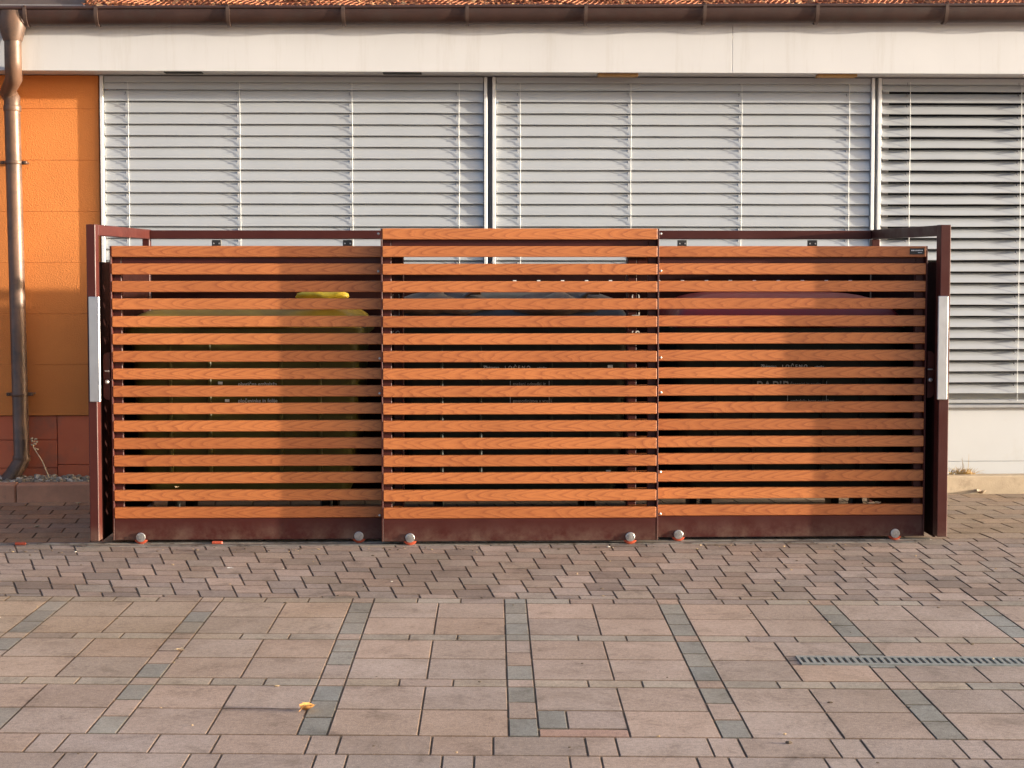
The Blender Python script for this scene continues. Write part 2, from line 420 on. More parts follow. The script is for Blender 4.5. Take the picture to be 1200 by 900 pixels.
# ================================================================ THE GROUND
def clip(poly, a, b, c):
    """keep the part of a convex polygon where a*x+b*y <= c"""
    out = []
    n = len(poly)
    for i in range(n):
        p, q = poly[i], poly[(i+1) % n]
        dp = a*p[0]+b*p[1]-c; dq = a*q[0]+b*q[1]-c
        if dp <= 0: out.append(p)
        if dp*dq < 0:
            t = dp/(dp-dq); out.append((p[0]+(q[0]-p[0])*t, p[1]+(q[1]-p[1])*t))
    return out
def area(p): return 0.5*sum(p[i][0]*p[(i+1) % len(p)][1]-p[(i+1) % len(p)][0]*p[i][1] for i in range(len(p)))
def inset(poly, d):
    if area(poly) < 0: poly = poly[::-1]
    n = len(poly); out = []
    for i in range(n):
        p0, p1, p2 = poly[i-1], poly[i], poly[(i+1) % n]
        e1 = (p1[0]-p0[0], p1[1]-p0[1]); e2 = (p2[0]-p1[0], p2[1]-p1[1])
        l1 = math.hypot(*e1); l2 = math.hypot(*e2)
        if l1 < 1e-6 or l2 < 1e-6: return None
        n1 = (-e1[1]/l1, e1[0]/l1); n2 = (-e2[1]/l2, e2[0]/l2)
        den = 1+n1[0]*n2[0]+n1[1]*n2[1]
        if den < 0.1: return None
        out.append((p1[0]+(n1[0]+n2[0])/den*d, p1[1]+(n1[1]+n2[1])/den*d))
    if area(out) <= 1e-5: return None
    return out

# field axes: the slab field is laid a little askew of the building
FU = (math.cos(R(3.0)), -math.sin(R(3.0))); FV = (math.sin(R(1.0)), math.cos(R(1.0)))
def fw2(u, v): return (u*FU[0]+v*FV[0], u*FU[1]+v*FV[1])
det = FU[0]*FV[1]-FU[1]*FV[0]
def inv2(x, y): return ((x*FV[1]-y*FV[0])/det, (FU[0]*y-FU[1]*x)/det)

PINK = (0.322, 0.251, 0.214); MAUVE = (0.282, 0.224, 0.198); GREY = (0.226, 0.218, 0.202); GREYP = (0.298, 0.256, 0.218)
OCHR = (0.31, 0.228, 0.148)
pav = MB()
gu0, gv = None, None
# drain position in field axes
x_, y_ = onground(936, 774); DU0, DVC = inv2(x_, y_)
DV0, DV1 = DVC-0.066, DVC+0.066
DU1 = DU0+3.0

def paver(poly, tint, jit=0.11, joint=0.0023, bev=0.0024, zj=0.0005, tiltj=0.0010):
    poly = inset(poly, joint)
    if not poly or area(poly) < 2e-4: return
    top = inset(poly, bev)
    if not top: return
    j = 1+random.uniform(-jit, jit); hue = random.uniform(-0.045, 0.045)
    col = (tint[0]*j*(1+hue), tint[1]*j, tint[2]*j*(1-hue))
    n = len(poly); z = random.uniform(-zj, zj)
    cx = sum(p[0] for p in poly)/n; cy = sum(p[1] for p in poly)/n
    ax, ay = random.gauss(0, tiltj), random.gauss(0, tiltj)
    def zz(p): return z+ax*(p[0]-cx)+ay*(p[1]-cy)
    vs = [(p[0], p[1], zz(p)) for p in top]+[(p[0], p[1], zz(p)-bev*0.8) for p in poly]+[(p[0], p[1], -0.03) for p in poly]
    fs = [tuple(range(n))]
    pav.add(vs, fs, col); fs = []
    for i in range(n):
        k2 = (i+1) % n
        fs.append((n+i, n+k2, k2, i)); fs.append((2*n+i, 2*n+k2, n+k2, n+i))
    o = len(pav.v)-len(vs); edge = tuple(q*e for q, e in zip(col, (0.58, 0.53, 0.48)))    # soil worked into the chamfers
    for f in fs: pav.fc[len(pav.f)] = edge; pav.f.append(tuple(o+q for q in f))

def field_rect(u0, u1, v0, v1, tint, **kw):
    if u1 <= u0 or v1 <= v0: return
    # cut round the drain channel
    if v1 > DV0 and v0 < DV1 and u1 > DU0 and u0 < DU1:
        field_rect(u0, u1, v0, DV0, tint, **kw); field_rect(u0, u1, DV1, v1, tint, **kw)
        field_rect(u0, min(u1, DU0), max(v0, DV0), min(v1, DV1), tint, **kw); return
    if u1-u0 < 0.02 or v1-v0 < 0.012: return
    v0 += 0.0018; v1 -= 0.0018
    paver([fw2(u0, v0), fw2(u1, v0), fw2(u1, v1), fw2(u0, v1)], tint, **kw)

# rows: v of the band centres at the photograph's y 801
x_, y_ = onground(600, 800.5); UB0, VB = inv2(x_, y_)
x_, y_ = onground(610, 801); UBC = inv2(x_, y_)[0]     # a lengthwise band's middle
PER = 0.70
def yellowish(u, v):
    """the slabs on the left carry more yellow lichen"""
    return max(0.0, min(1.0, (-u-0.2)/2.0))*max(0, min(1, (v-5.2)/1.0))
def lerp(a, b, t): return tuple(x+(y-x)*t for x, y in zip(a, b))
for iu in range(-7, 7):
    ub = UBC+iu*PER
    for iv in range(-1, 3):
        vb = VB+iv*PER
        yl = yellowish(ub, vb)*0.55
        # crossing stone
        if iv < 2:
            pass
        if iv >= 0:
            field_rect(ub-0.05, ub+0.05, vb-0.05, vb+0.05, lerp(PINK if random.random() < 0.8 else GREY, OCHR, yl))
            # cross band: three stones between lengthwise bands
            for q in range(3):
                field_rect(ub+0.05+q*0.2, ub+0.25+q*0.2, vb-0.05, vb+0.05, lerp(GREYP if random.random() < 0.8 else MAUVE, OCHR, yl*0.7))
        if iv < 2:
            # lengthwise band: three stones, and four slabs
            for q in range(3):
                tint = GREY if random.random() < 0.85 else PINK
                if iv == -1 and iu == -2 and q == 1: tint = PINK
                field_rect(ub-0.05, ub+0.05, vb+0.05+q*0.2, vb+0.25+q*0.2, lerp(tint, OCHR, yl*0.5))
            for a_ in range(2):
                for b_ in range(2):
                    u0 = ub+0.05+a_*0.3; v0 = vb+0.05+b_*0.3
                    if iv == -1 and iu == 0 and a_ == 0 and b_ == 0:
                        # a repair: one grey stone, a long stone and a strip stand in for a slab
                        field_rect(u0, u0+0.1, v0+0.09, v0+0.3, GREY); field_rect(u0+0.1, u0+0.3, v0+0.09, v0+0.3, MAUVE)
                        field_rect(u0, u0+0.3, v0, v0+0.085, (0.29, 0.20, 0.17)); continue
                    if iv == -1 and iu == -3 and a_ == 0 and b_ == 0:
                        field_rect(u0-0.0, u0+0.1, v0, v0+0.3, GREY); field_rect(u0+0.1, u0+0.3, v0, v0+0.3, GREYP); continue
                    field_rect(u0, u0+0.3, v0, v0+0.3, lerp(PINK, OCHR, yl), joint=0.0023)
# border courses in front of the field: 30 and 10 wide stones, 20 deep
for r_ in range(0, 16):
    v1 = VB-PER+0.05-r_*0.2; v0 = v1-0.2
    u = -5.2+0.17*((r_*37) % 11)/2; tog = r_ % 2
    while u < 5:
        wd = 0.3 if tog else 0.1
        if tog == 0 and random.random() < 0.1: wd = 0.2
        field_rect(u, u+wd, v0, v1, lerp(PINK, MAUVE, random.random()*0.7)); u += wd; tog = 1-tog
VTOP = VB+2*PER+0.05                               # far edge of the field
# paving between the field and the enclosure: big and small squares stepped round each other, joints askew
A_, B_ = 0.172, 0.112
th = math.atan2(B_, A_)
RAILY = 8.69
SH = 0.10
def strip_paver(poly, tint):
    p2 = []
    for (u, v) in poly:
        sh_ = min(0.48, 0.115*max(0.0, 1.1-u)); p2.append(fw2(u-sh_*(v-VTOP), v))
    # nearer limit: the field's edge; farther limit: the rail
    nx, ny = -FU[1], FU[0]
    c0 = nx*fw2(0, VTOP)[0]+ny*fw2(0, VTOP)[1]
    p2 = clip(p2, -nx, -ny, -c0)
    if len(p2) > 2: p2 = clip(p2, 0, 1, RAILY)
    if len(p2) > 2:
        y0_ = min(p[1] for p in p2); y1_ = max(p[1] for p in p2); yc_ = (y0_+y1_)/2; f_ = max(0.5, 1-0.0022/max(1e-4, (y1_-y0_)/2))
        p2 = [(p[0], yc_+(p[1]-yc_)*f_) for p in p2]
    if len(p2) > 2 and abs(area(p2)) > 4e-4: paver(p2, tint, jit=0.17, joint=0.0026, bev=0.0030, zj=0.0006, tiltj=0.0015)
for i in range(-40, 41):
    for j in range(-40, 41):
        u = i*A_-j*B_; v = VTOP-0.6+i*B_+j*A_
        if not (-5 < u < 5 and VTOP-0.3 < v < 9.2): continue
        tn = lerp((0.222, 0.174, 0.154), GREYP, random.random()*0.6) if random.random() < 0.7 else lerp(PINK, MAUVE, 0.4+0.6*random.random())
        strip_paver([(u, v), (u+A_, v), (u+A_, v+A_), (u, v+A_)], tn)
        strip_paver([(u+A_, v), (u+A_+B_, v), (u+A_+B_, v+B_), (u+A_, v+B_)], lerp((0.24, 0.19, 0.168), MAUVE, random.random()))
# paving beside and under the enclosure: running bond up to the kerb
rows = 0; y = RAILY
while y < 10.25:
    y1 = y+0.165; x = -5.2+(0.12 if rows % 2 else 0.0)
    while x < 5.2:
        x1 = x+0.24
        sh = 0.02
        paver([(x, y), (x1, y), (x1-sh, y1), (x-sh, y1)], (lerp((0.50, 0.275, 0.140), MAUVE, 0.1+0.3*random.random()) if x < -2 else lerp(OCHR, MAUVE, 0.3+0.4*random.random())), jit=0.1, joint=0.0028, bev=0.0030, zj=0.0007, tiltj=0.0018)  # left pavers warmer and lighter, wall bounce in the shaded corner painted into the tint
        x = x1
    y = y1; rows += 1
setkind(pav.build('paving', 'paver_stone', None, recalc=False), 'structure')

g = MB(); S = 150
g.add([(-S, -S, -0.0045), (S, -S, -0.0045), (S, S, -0.0045), (-S, S, -0.0045)], [(0, 1, 2, 3)])
setkind(g.build('ground', 'joint_sand', None, recalc=False), 'structure')

# the yard's paving carries on round the modelled stones
yd = MB()
for (x0, x1, y0, y1) in ((-60, 60, -70, 1.95), (-60, -5.25, 1.95, 10.3), (5.25, 60, 1.95, 10.3)):
    yd.add([(x0, y0, -0.0025), (x1, y0, -0.0025), (x1, y1, -0.0025), (x0, y1, -0.0025)], [(0, 1, 2, 3)], PINK)
setkind(yd.build('yard', 'yard_paving', None, recalc=False), 'structure')

# kerb: long concrete stones, running slightly away to the right
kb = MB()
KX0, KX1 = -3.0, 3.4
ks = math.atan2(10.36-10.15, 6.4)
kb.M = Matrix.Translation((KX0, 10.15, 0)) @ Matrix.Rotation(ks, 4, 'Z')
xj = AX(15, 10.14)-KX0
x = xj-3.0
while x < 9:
    kb.cbox(x+0.003, x+0.997, 0, 0.11, -0.05, 0.118+random.uniform(-0.002, 0.002), 0.008, (0.60, 0.285, 0.160) if x+KX0 < -1.5 else (0.44, 0.35, 0.245)); x += 1.0  # left stones redder: light bounced off the orange wall, put into the tint
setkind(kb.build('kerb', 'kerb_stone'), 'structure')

# gravel bed between kerb and wall
gr = MB(); rnd = random.Random(3)
kf = lambda x: 10.15+(x-KX0)*math.tan(ks)
gr.add([(-6, kf(-6)+0.10, 0.085), (6, kf(6)+0.10, 0.085), (6, 10.72, 0.085), (-6, 10.72, 0.085)], [(0, 1, 2, 3)], (0.10, 0.075, 0.05))
def pebble(x, y):
    r = rnd.uniform(0.008, 0.02); t = rnd.random()
    col = lerp((0.45, 0.36, 0.25), (0.22, 0.16, 0.11), t) if rnd.random() < 0.8 else (0.6, 0.52, 0.42)
    gr.blob((x, y, 0.086+rnd.uniform(0, 0.022)), (r*1.2, r, r*0.75), 0.25, col, rnd)
for i in range(1500): pebble(rnd.uniform(-4.6, -2.2), rnd.uniform(10.27, 10.66))
for i in range(60): x = rnd.uniform(-2.2, 2.3); pebble(x, rnd.uniform(kf(x)+0.12, 10.68))
setkind(gr.build('gravel', 'gravel', None, smooth=50), 'stuff')

# ================================================================ THE BUILDING
bld = thing('building', 'single storey building with orange render, white fascia and brown gutter above the blinds', 'building', (0, Y_WALL, 0))
X_WL = AX(119.5, Y_WALL)                       # where the render ends and the window band starts
Z_SOF = AZ(84.5, Y_FASC)                       # underside of the eaves box
# orange wall in courses
wl = MB()
z_pl = AZ(487, Y_WALL, 60); ch = 59.3*Y_WALL/F
zs = [z_pl+i*ch for i in range(9)]
zs[-1] = Z_SOF
zs = [z for z in zs if z < Z_SOF-0.02]+[Z_SOF]
for i in range(len(zs)-1):
    wl.cbox(-6.0, X_WL-0.004, Y_WALL, Y_WALL+0.3, zs[i]+0.0007, zs[i+1]-0.0007, 0.0018)
wl.cbox(-6.0, X_WL-0.006, Y_WALL+0.006, Y_WALL+0.29, z_pl+0.002, Z_SOF, 0)
wl.build('wall', 'orange_render', bld)
# red plinth of slabs, slightly set back
pl = MB(); yp = Y_WALL+0.012
xj = AX(65, Y_WALL); z1 = AZ(545, Y_WALL, 80); zm = AZ(516, Y_WALL, 40)
pl.cbox(xj+0.002, X_WL-0.004, yp, yp+0.2, z1+0.002, z_pl-0.004, 0.003)
pl.cbox(xj-0.95, xj-0.002, yp, yp+0.2, zm+0.002, z_pl-0.004, 0.003)
pl.cbox(xj-0.95, xj-0.002, yp, yp+0.2, z1-0.02, zm-0.002, 0.003)
pl.cbox(xj-2.6, xj-0.954, yp, yp+0.2, z1-0.02, z_pl-0.004, 0.003)
pl.cbox(xj+0.002, X_WL-0.004, yp-0.004, yp+0.2, 0.0, z1-0.002, 0.003)
pl.cbox(xj-2.6, xj-0.002, yp-0.003, yp+0.2, 0.0, z1-0.024, 0.003)
pl.build('plinth', 'plinth_red', bld)
# eaves box: fascia boards, soffit
fa = MB(); Z_FT = AZ(8, Y_FASC)
cuts = [-6.0, AX(-300, Y_FASC), AX(856, Y_FASC), 6.2]
for i in range(3): fa.cbox(cuts[i]+0.0006, cuts[i+1]-0.0006, Y_FASC, Y_FASC+0.025, Z_SOF, Z_FT, 0.002)
fa.build('fascia', 'white_board', bld)
sf = MB(); sf.cbox(-6.0, 6.2, Y_FASC+0.027, Y_WALL+0.15, Z_SOF+0.004, Z_SOF+0.03, 0.001)
sf.build('soffit', 'white_board', bld)
for (p0, p1, mt) in ((196, 240, 'slot_dark'), (450, 495, 'slot_dark'), (700, 746, 'slot_ochre'), (955, 1000, 'slot_ochre')):
    s_ = MB(); x0, x1 = AX(p0, Y_FASC+0.08), AX(p1, Y_FASC+0.08)
    hh_ = 0.016 if mt == 'slot_ochre' else 0.0025
    s_.cbox(x0, x1, Y_FASC+0.05, Y_FASC+0.14, Z_SOF-hh_, Z_SOF+0.0035, 0.002)
    s_.build('soffit_vent', mt, bld)
# roof: clay tiles under wire netting
SL = R(33)
Z_GT = AZ(9.5, 10.30)
rm = Matrix.Translation((0, Y_FASC-0.02, Z_GT-0.014)) @ Matrix.Rotation(SL, 4, 'X')
rf = MB(); rf.M = rm; rnd = random.Random(5)
X_TL = AX(104, 10.4)
for row in range(9):
    x = X_TL+(0.09 if row % 2 else 0.0)
    v0 = row*0.155
    while x < 6.2:
        m0 = rf.M
        rf.M = rm @ Matrix.Translation((x, v0, 0.016)) @ Matrix.Rotation(-0.085+rnd.uniform(-0.012, 0.012), 4, 'X') @ Matrix.Rotation(rnd.uniform(-0.012, 0.012), 4, 'Z')
        rf.cbox(0.002, 0.178, 0, 0.2, -0.007, 0.007+rnd.uniform(0, 0.003), 0.003)
        rf.M = m0; x += 0.18
rf.cbox(-6.0, 6.2, 0.02, 3.0, -0.05, -0.006, 0)
roof = rf.build('roof', 'clay_tile', bld)
fl = MB(); fl.M = rm
fl.cbox(-6.0, X_TL-0.01, -0.02, 1.4, 0.0, 0.022, 0.003)
for i in range(4): fl.cbox(X_TL-0.6-i*0.6, X_TL-0.588-i*0.6, 0.0, 1.4, 0.022, 0.045, 0.003)
fl.build('flashing', 'lead_sheet', roof)
nw = MB(); nw.M = rm
cw, chh = 0.036, 0.034
rnd = random.Random(11)
ncol = int((6.0-X_TL)/cw)
def npt(i, j, half):                # honeycomb netting nodes
    x = X_TL+i*cw+(cw/2 if half else 0); z = 0.040+0.010*math.sin(i*0.31+j*0.5)+0.006*math.sin(i*0.083)
    return x, j*chh, z
for j in range(0, 14):
    h_ = j % 2
    for i in range(ncol):
        if math.sin(i*0.7+j*2.1)+math.sin(i*0.13) < -1.75: continue
        x, y, z = npt(i, j, h_)
        x2, y2, z2 = npt(i, j, h_)
        a0 = (x+rnd.uniform(-.003, .003), y, z); a1 = (x, y+chh*0.5, z+0.002)
        nw.tube([a0, a1], 0.0030, 4, False)
        b0 = npt(i, j+1, 1-h_); xl = x-cw/2; xr = x+cw/2
        nw.tube([a1, (xl, y+chh, z)], 0.0023, 4, False); nw.tube([a1, (xr, y+chh, z)], 0.0023, 4, False)
nw.build('netting', 'net_wire', roof, recalc=False)
for mt_, cnt, sd_ in (('litter', 1500, 21), ('litter_pale', 420, 22)):     # leaves caught under the netting
    lw = MB(); lw.M = rm; rnd = random.Random(sd_)
    for i in range(cnt):
        x = rnd.uniform(X_TL, 6.1); yy = abs(rnd.gauss(0.02, 0.12)); z = rnd.uniform(0.016, 0.036); s_ = rnd.uniform(0.012, 0.032); a_ = rnd.random()*6.28
        p = [(x+s_*math.cos(a_+q*1.571)*(1 if q % 2 else 0.5), yy+s_*math.sin(a_+q*1.571)*(1 if q % 2 else 0.5), z+rnd.uniform(-.008, .012)) for q in range(4)]
        lw.add(p+[(a, b, c_-0.001) for a, b, c_ in p], [(0, 1, 2, 3), (7, 6, 5, 4), (0, 1, 5, 4), (1, 2, 6, 5), (2, 3, 7, 6), (3, 0, 4, 7)])
    setkind(lw.build('leaf_litter', mt_, roof, recalc=False), 'stuff')
# gutter: half round, bead along the lip, falling to the left
gt = MB(); gr_ = 0.064; yc = Y_FASC-gr_-0.012
gd_ = 0.101                      # the trough is deeper than a half round
zl = AZ(30.3, yc, 40)+gd_; zr = AZ(26.3, yc, 1180)+gd_
gx0, gx1 = AX(20, yc), AX(1180, yc); sl_ = (zr-zl)/(gx1-gx0)
zg = lambda x: zl+(x-gx0)*sl_
prof = []
for i in range(17):
    a_ = math.pi*i/16; prof.append((yc-gr_*math.cos(a_), -gd_*math.sin(a_)**0.9))
for i in range(16, -1, -1):
    a_ = math.pi*i/16; prof.append((yc-(gr_-0.003)*math.cos(a_), -(gd_-0.003)*math.sin(a_)**0.9))
gt.sweep_x([(y, z+zg(-6.0)) for y, z in prof], -6.0, 6.2, zg(6.2)-zg(-6.0), True, 24)
gutter = gt.build('gutter', 'copper_brown', bld, smooth=40)
bd = MB(); bd.tube([(-6.0+12.2*i/24, yc-gr_, zg(-6.0+12.2*i/24)+0.004+0.0012*math.sin(i*1.7)) for i in range(25)], 0.0115, 8)
bd.build('bead', 'copper_brown', gutter, smooth=50)
for px in (-120, 38, 120, 272, 405, 548, 685, 822, 952, 1101, 1245):
    b_ = MB(); x = AX(px, yc); pts = []
    for i in range(11):
        a_ = math.pi*(i/10)*0.78-0.05
        pts.append((yc-(gr_+0.004)*math.cos(a_), zg(x)-(gd_+0.004)*math.copysign(abs(math.sin(a_))**0.9, math.sin(a_))))
    pr = pts+[(yc+(y-yc)*1.13, zg(x)+(z-zg(x))*1.07) for y, z in pts[::-1]]
    b_.sweep_x(pr, x-0.011, x+0.011)
    b_.cbox(x-0.009, x+0.009, yc-gr_-0.013, yc-gr_+0.05, zg(x)+0.012, zg(x)+0.018, 0.002)
    b_.build('bracket', 'bracket_brown', gutter, smooth=40)
# downpipe: funnel, swan neck, pipe, shoe
fn = MB(); xf = AX(20.5, yc); zt = zg(xf)
def ring(cx, cy, rx, ry, z, n=20): return [(cx+rx*math.cos(2*math.pi*q/n), cy+ry*math.sin(2*math.pi*q/n), z) for q in range(n)]
pr_ = 0.0545
z46 = AZ(46, yc, 20)
fz = lambda py: AZ(py, yc-0.05, 20)
fn.loft([ring(xf, yc-0.004, 0.092, 0.074, fz(12)), ring(xf, yc-0.004, 0.094, 0.074, fz(20)), ring(xf, yc-0.004, 0.091, 0.073, fz(27)),
         ring(xf, yc-0.003, 0.078, 0.068, fz(36)), ring(xf, yc, 0.0615, 0.0615, fz(46)), ring(xf, yc, 0.0595, 0.0595, fz(47))])
pipe_y = Y_WALL-0.085
dp = MB()
pts = [(xf, yc, z46+0.02), (xf, yc, AZ(72, yc, 20)), (xf-0.003, yc+0.012, AZ(79, yc, 20)), (xf-0.017, yc+0.07, AZ(92, yc+0.05, 18)),
       (AX(14.5, pipe_y)-0.0, pipe_y-0.01, AZ(108, pipe_y, 15)), (AX(14.0, pipe_y, 115), pipe_y, AZ(116, pipe_y, 15)), (AX(14.2, pipe_y, 130), pipe_y, AZ(128, pipe_y, 15))]
xb = AX(25.5, pipe_y, 535)
zb = AZ(537, pipe_y, 25)
pts += [(xb, pipe_y, zb), (xb-0.006, pipe_y-0.01, zb-0.03), (xb-0.055, pipe_y-0.05, AZ(557, pipe_y, 15)-0.0), (xb-0.085, pipe_y-0.07, 0.075)]
dp.tube(pts, [0.0545, 0.0545, 0.0545, 0.0545, 0.0545, 0.0545, 0.052, 0.052, 0.053, 0.055, 0.057], 20)
down = dp.build('downpipe', 'pipe_brown', bld, smooth=60)
fn.build('funnel', 'pipe_brown', down, smooth=50)
for py in (127, 537):
    s_ = MB(); x = AX(14.4+(py-127)*11/410, pipe_y, py); z = AZ(py, pipe_y, 20)
    s_.loft([ring(x, pipe_y, 0.0552, 0.0552, z-0.02), ring(x, pipe_y, 0.058, 0.058, z-0.012), ring(x, pipe_y, 0.058, 0.058, z+0.012), ring(x, pipe_y, 0.0552, 0.0552, z+0.02)], False)
    s_.build('sleeve', 'pipe_brown', down, smooth=30)
for py, w_ in ((190.5, 0.0), (462, 0.0)):
    s_ = MB(); x = AX(14.4+(py-127)*11/410, pipe_y, py); z = AZ(py, pipe_y, 20)
    s_.loft([ring(x, pipe_y, 0.058, 0.058, z-0.011), ring(x, pipe_y, 0.0595, 0.0595, z-0.009), ring(x, pipe_y, 0.0595, 0.0595, z+0.009), ring(x, pipe_y, 0.058, 0.058, z+0.011)], False)
    for sx_ in (-1, 1):
        s_.cbox(x+sx_*0.057, x+sx_*0.088, pipe_y-0.012, pipe_y+0.012, z-0.011, z+0.011, 0.003)
        s_.tube([(x+sx_*0.076, pipe_y-0.02, z), (x+sx_*0.076, Y_WALL+0.01, z)], 0.0065, 8)
    s_.build('clamp', 'pipe_brown', down, smooth=40)

# ---- window band: white posts, glazing, sill, white boarded apron
Y_FR = Y_WALL-0.004
Z_SILL = AZ(473, Y_WALL, 1150)
wins = ((119.5, 568.5), (579.0, 1021.0), (1029.5, 1475.0))
for i, (p0, p1) in enumerate(wins):
    x0, x1 = AX(p0, Y_WALL), AX(p1, Y_WALL)
    f_ = MB(); t_ = 0.05; yf = Y_WALL+0.115
    f_.cbox(x0+0.035, x0+0.035+t_, yf, yf+0.06, Z_SILL, Z_SOF, 0.003); f_.cbox(x1-0.035-t_, x1-0.035, yf, yf+0.06, Z_SILL, Z_SOF, 0.003)
    f_.cbox(x0+0.036+t_, x1-0.036-t_, yf, yf+0.06, Z_SILL, Z_SILL+0.06, 0.003); f_.cbox(x0+0.036+t_, x1-0.036-t_, yf, yf+0.06, Z_SOF-0.06, Z_SOF, 0.003)
    xm = (x0+x1)/2; f_.cbox(xm-0.04, xm+0.04, yf, yf+0.06, Z_SILL+0.061, Z_SOF-0.061, 0.003)
    win = f_.build('window', 'white_frame', bld)
    g_ = MB(); g_.cbox(x0+0.04, x1-0.04, yf+0.025, yf+0.04, Z_SILL+0.03, Z_SOF-0.03, 0.001); g_.build('pane', 'window_glass', win)
# mullion posts between the windows, with a dark recess
for (p0, p1) in ((571.5, 576.5), (1024.0, 1027.0)):
    x0, x1 = AX(p0, Y_WALL), AX(p1, Y_WALL)
    po = MB(); po.cbox(x0-0.03, x1+0.03, Y_WALL+0.05, Y_WALL+0.2, Z_SILL, Z_SOF, 0.002)
    po.build('mullion', 'grey_gasket', bld)
sm = MB()
X_WR = 6.2
sm.cbox(X_WL-0.002, X_WR, Y_WALL-0.02, Y_WALL+0.17, Z_SILL-0.028, Z_SILL-0.004, 0.004)
sm.build('sill', 'aluminium', bld)
ap = MB(); zj = AZ(541, Y_WALL-0.0, 1150)
ap.cbox(X_WL+0.002, X_WR, Y_WALL+0.02, Y_WALL+0.2, zj+0.0012, Z_SILL-0.03, 0.002)
ap.cbox(X_WL+0.002, X_WR, Y_WALL+0.018, Y_WALL+0.2, 0.0, zj-0.0012, 0.002)
ap.build('apron', 'white_panel', bld)

# ---- external venetian blinds
PITCHB = 13.14*Y_WALL/F
def blind(i, p0, p1, cords, tilt, label, drop=0.0):
    x0, x1 = AX(p0, Y_WALL, 200), AX(p1, Y_WALL, 200)
    t = thing('window_blind', label, 'blind', ((x0+x1)/2, Y_WALL, Z_SILL), 'external venetian blinds')
    hr = MB(); hr.cbox(x0+0.026, x1-0.026, Y_WALL-0.012, Y_WALL+0.05, Z_SOF-0.045, Z_SOF-0.002, 0.003); hr.build('headrail', 'blind_metal', t)
    for sx_, xx in ((1, x0), (-1, x1)):
        gdr = MB(); a_, b_ = sorted((xx, xx+sx_*0.022))
        gdr.cbox(a_, b_, Y_WALL-0.022, Y_WALL+0.10, Z_SILL, Z_SOF-0.001, 0.002)
        gdr.build('guide_rail', 'white_frame', t)
    yc_ = Y_WALL+0.004
    s_ = MB(); n = 0; wd = 0.0762; z = AZ(99.5, Y_WALL)+drop; rnd = random.Random(i)
    hk = []
    while z > Z_SILL+0.03:
        tl = R(tilt+rnd.uniform(-1.2, 1.2)); pr = []
        # section: rolled front bead, shallow curve, rolled rear bead
        N = 9; sec = []
        for q in range(N):
            w_ = -wd/2+wd*q/(N-1); cam_ = 0.0055*(1-(2*w_/wd)**2)
            sec.append((w_, cam_))
        sec = [(-wd/2+0.001, -0.0005), (-wd/2-0.003, 0.0012), (-wd/2-0.0025, 0.0042), (-wd/2+0.002, 0.0050), (-wd/2+0.0045, 0.0024)]+sec[1:-1]+[(wd/2+0.001, 0.001), (wd/2, -0.003)]
        low = [(a_, b_-0.0012) for a_, b_ in sec[::-1]]
        pr = []
        for a_, b_ in sec+low:
            # w axis: from the outer lower edge to the inner upper edge
            yy = yc_+a_*math.cos(tl)-b_*math.sin(tl); zz_ = z+a_*math.sin(tl)+b_*math.cos(tl)
            pr.append((yy, zz_))
        L = x1-x0-0.052; segs = 12; rings = []
        sag = [rnd.uniform(-0.0012, 0.0012) for _ in range(segs+1)]; tw = rnd.uniform(-0.0015, 0.0015)
        for q in range(segs+1):
            rings.append([(x0+0.026+L*q/segs, y_, z_+sag[q]+tw*(q/segs-0.5)) for y_, z_ in pr])
        s_.loft(rings); hk.append(z); z -= PITCHB; n += 1
    zb_ = z+PITCHB*0.35
    s_.build('slats', 'blind_metal', t, smooth=35)
    br = MB(); br.cbox(x0+0.026, x1-0.026, Y_WALL-0.015, Y_WALL+0.05, Z_SILL+0.004, Z_SILL+0.028, 0.004); br.build('bottom_rail', 'blind_metal', t)
    for cx_ in cords:
        x = AX(cx_, Y_WALL+0.02); c_ = MB()
        ph = rnd.random()*6
        yf_ = yc_-wd/2*math.cos(R(tilt))-0.003
        c_.tube([(x+0.0015*math.sin(ph+q*0.9), yf_, Z_SOF-0.03+(Z_SILL+0.02-Z_SOF+0.03)*q/24) for q in range(25)], 0.0018, 6)
        cd = c_.build('cord', 'cord', t, smooth=60)
        h_ = MB()
        for z in hk:
            zc = z-0.5*wd*math.sin(R(tilt))+0.055
            h_.cbox(x-0.021, x-0.0165, yf_+0.007, yf_+0.03, zc-0.007, zc+0.006, 0.001)
            h_.tube([(x-0.018, yf_, zc-0.008), (x-0.019, yf_, zc-0.014), (x-0.024, yf_, zc-0.015)], 0.0018, 5)
        h_.build('cord_stud', 'grey_gasket', cd)
    return t
blind(1, 118.7, 571.0, (154.5, 284, 414.5, 538.5), 74, 'closed silver slat blind nearest the orange wall and downpipe')
blind(2, 577.0, 1023.5, (609.5, 738, 866.5, 991.5), 73.5, 'closed silver slat blind of the middle window, between two pale mullions')
blind(3, 1027.6, 1475, (1061.5, 1190.5, 1320, 1440), 54, 'half open silver slat blind above the bare white wall panel', -0.006)

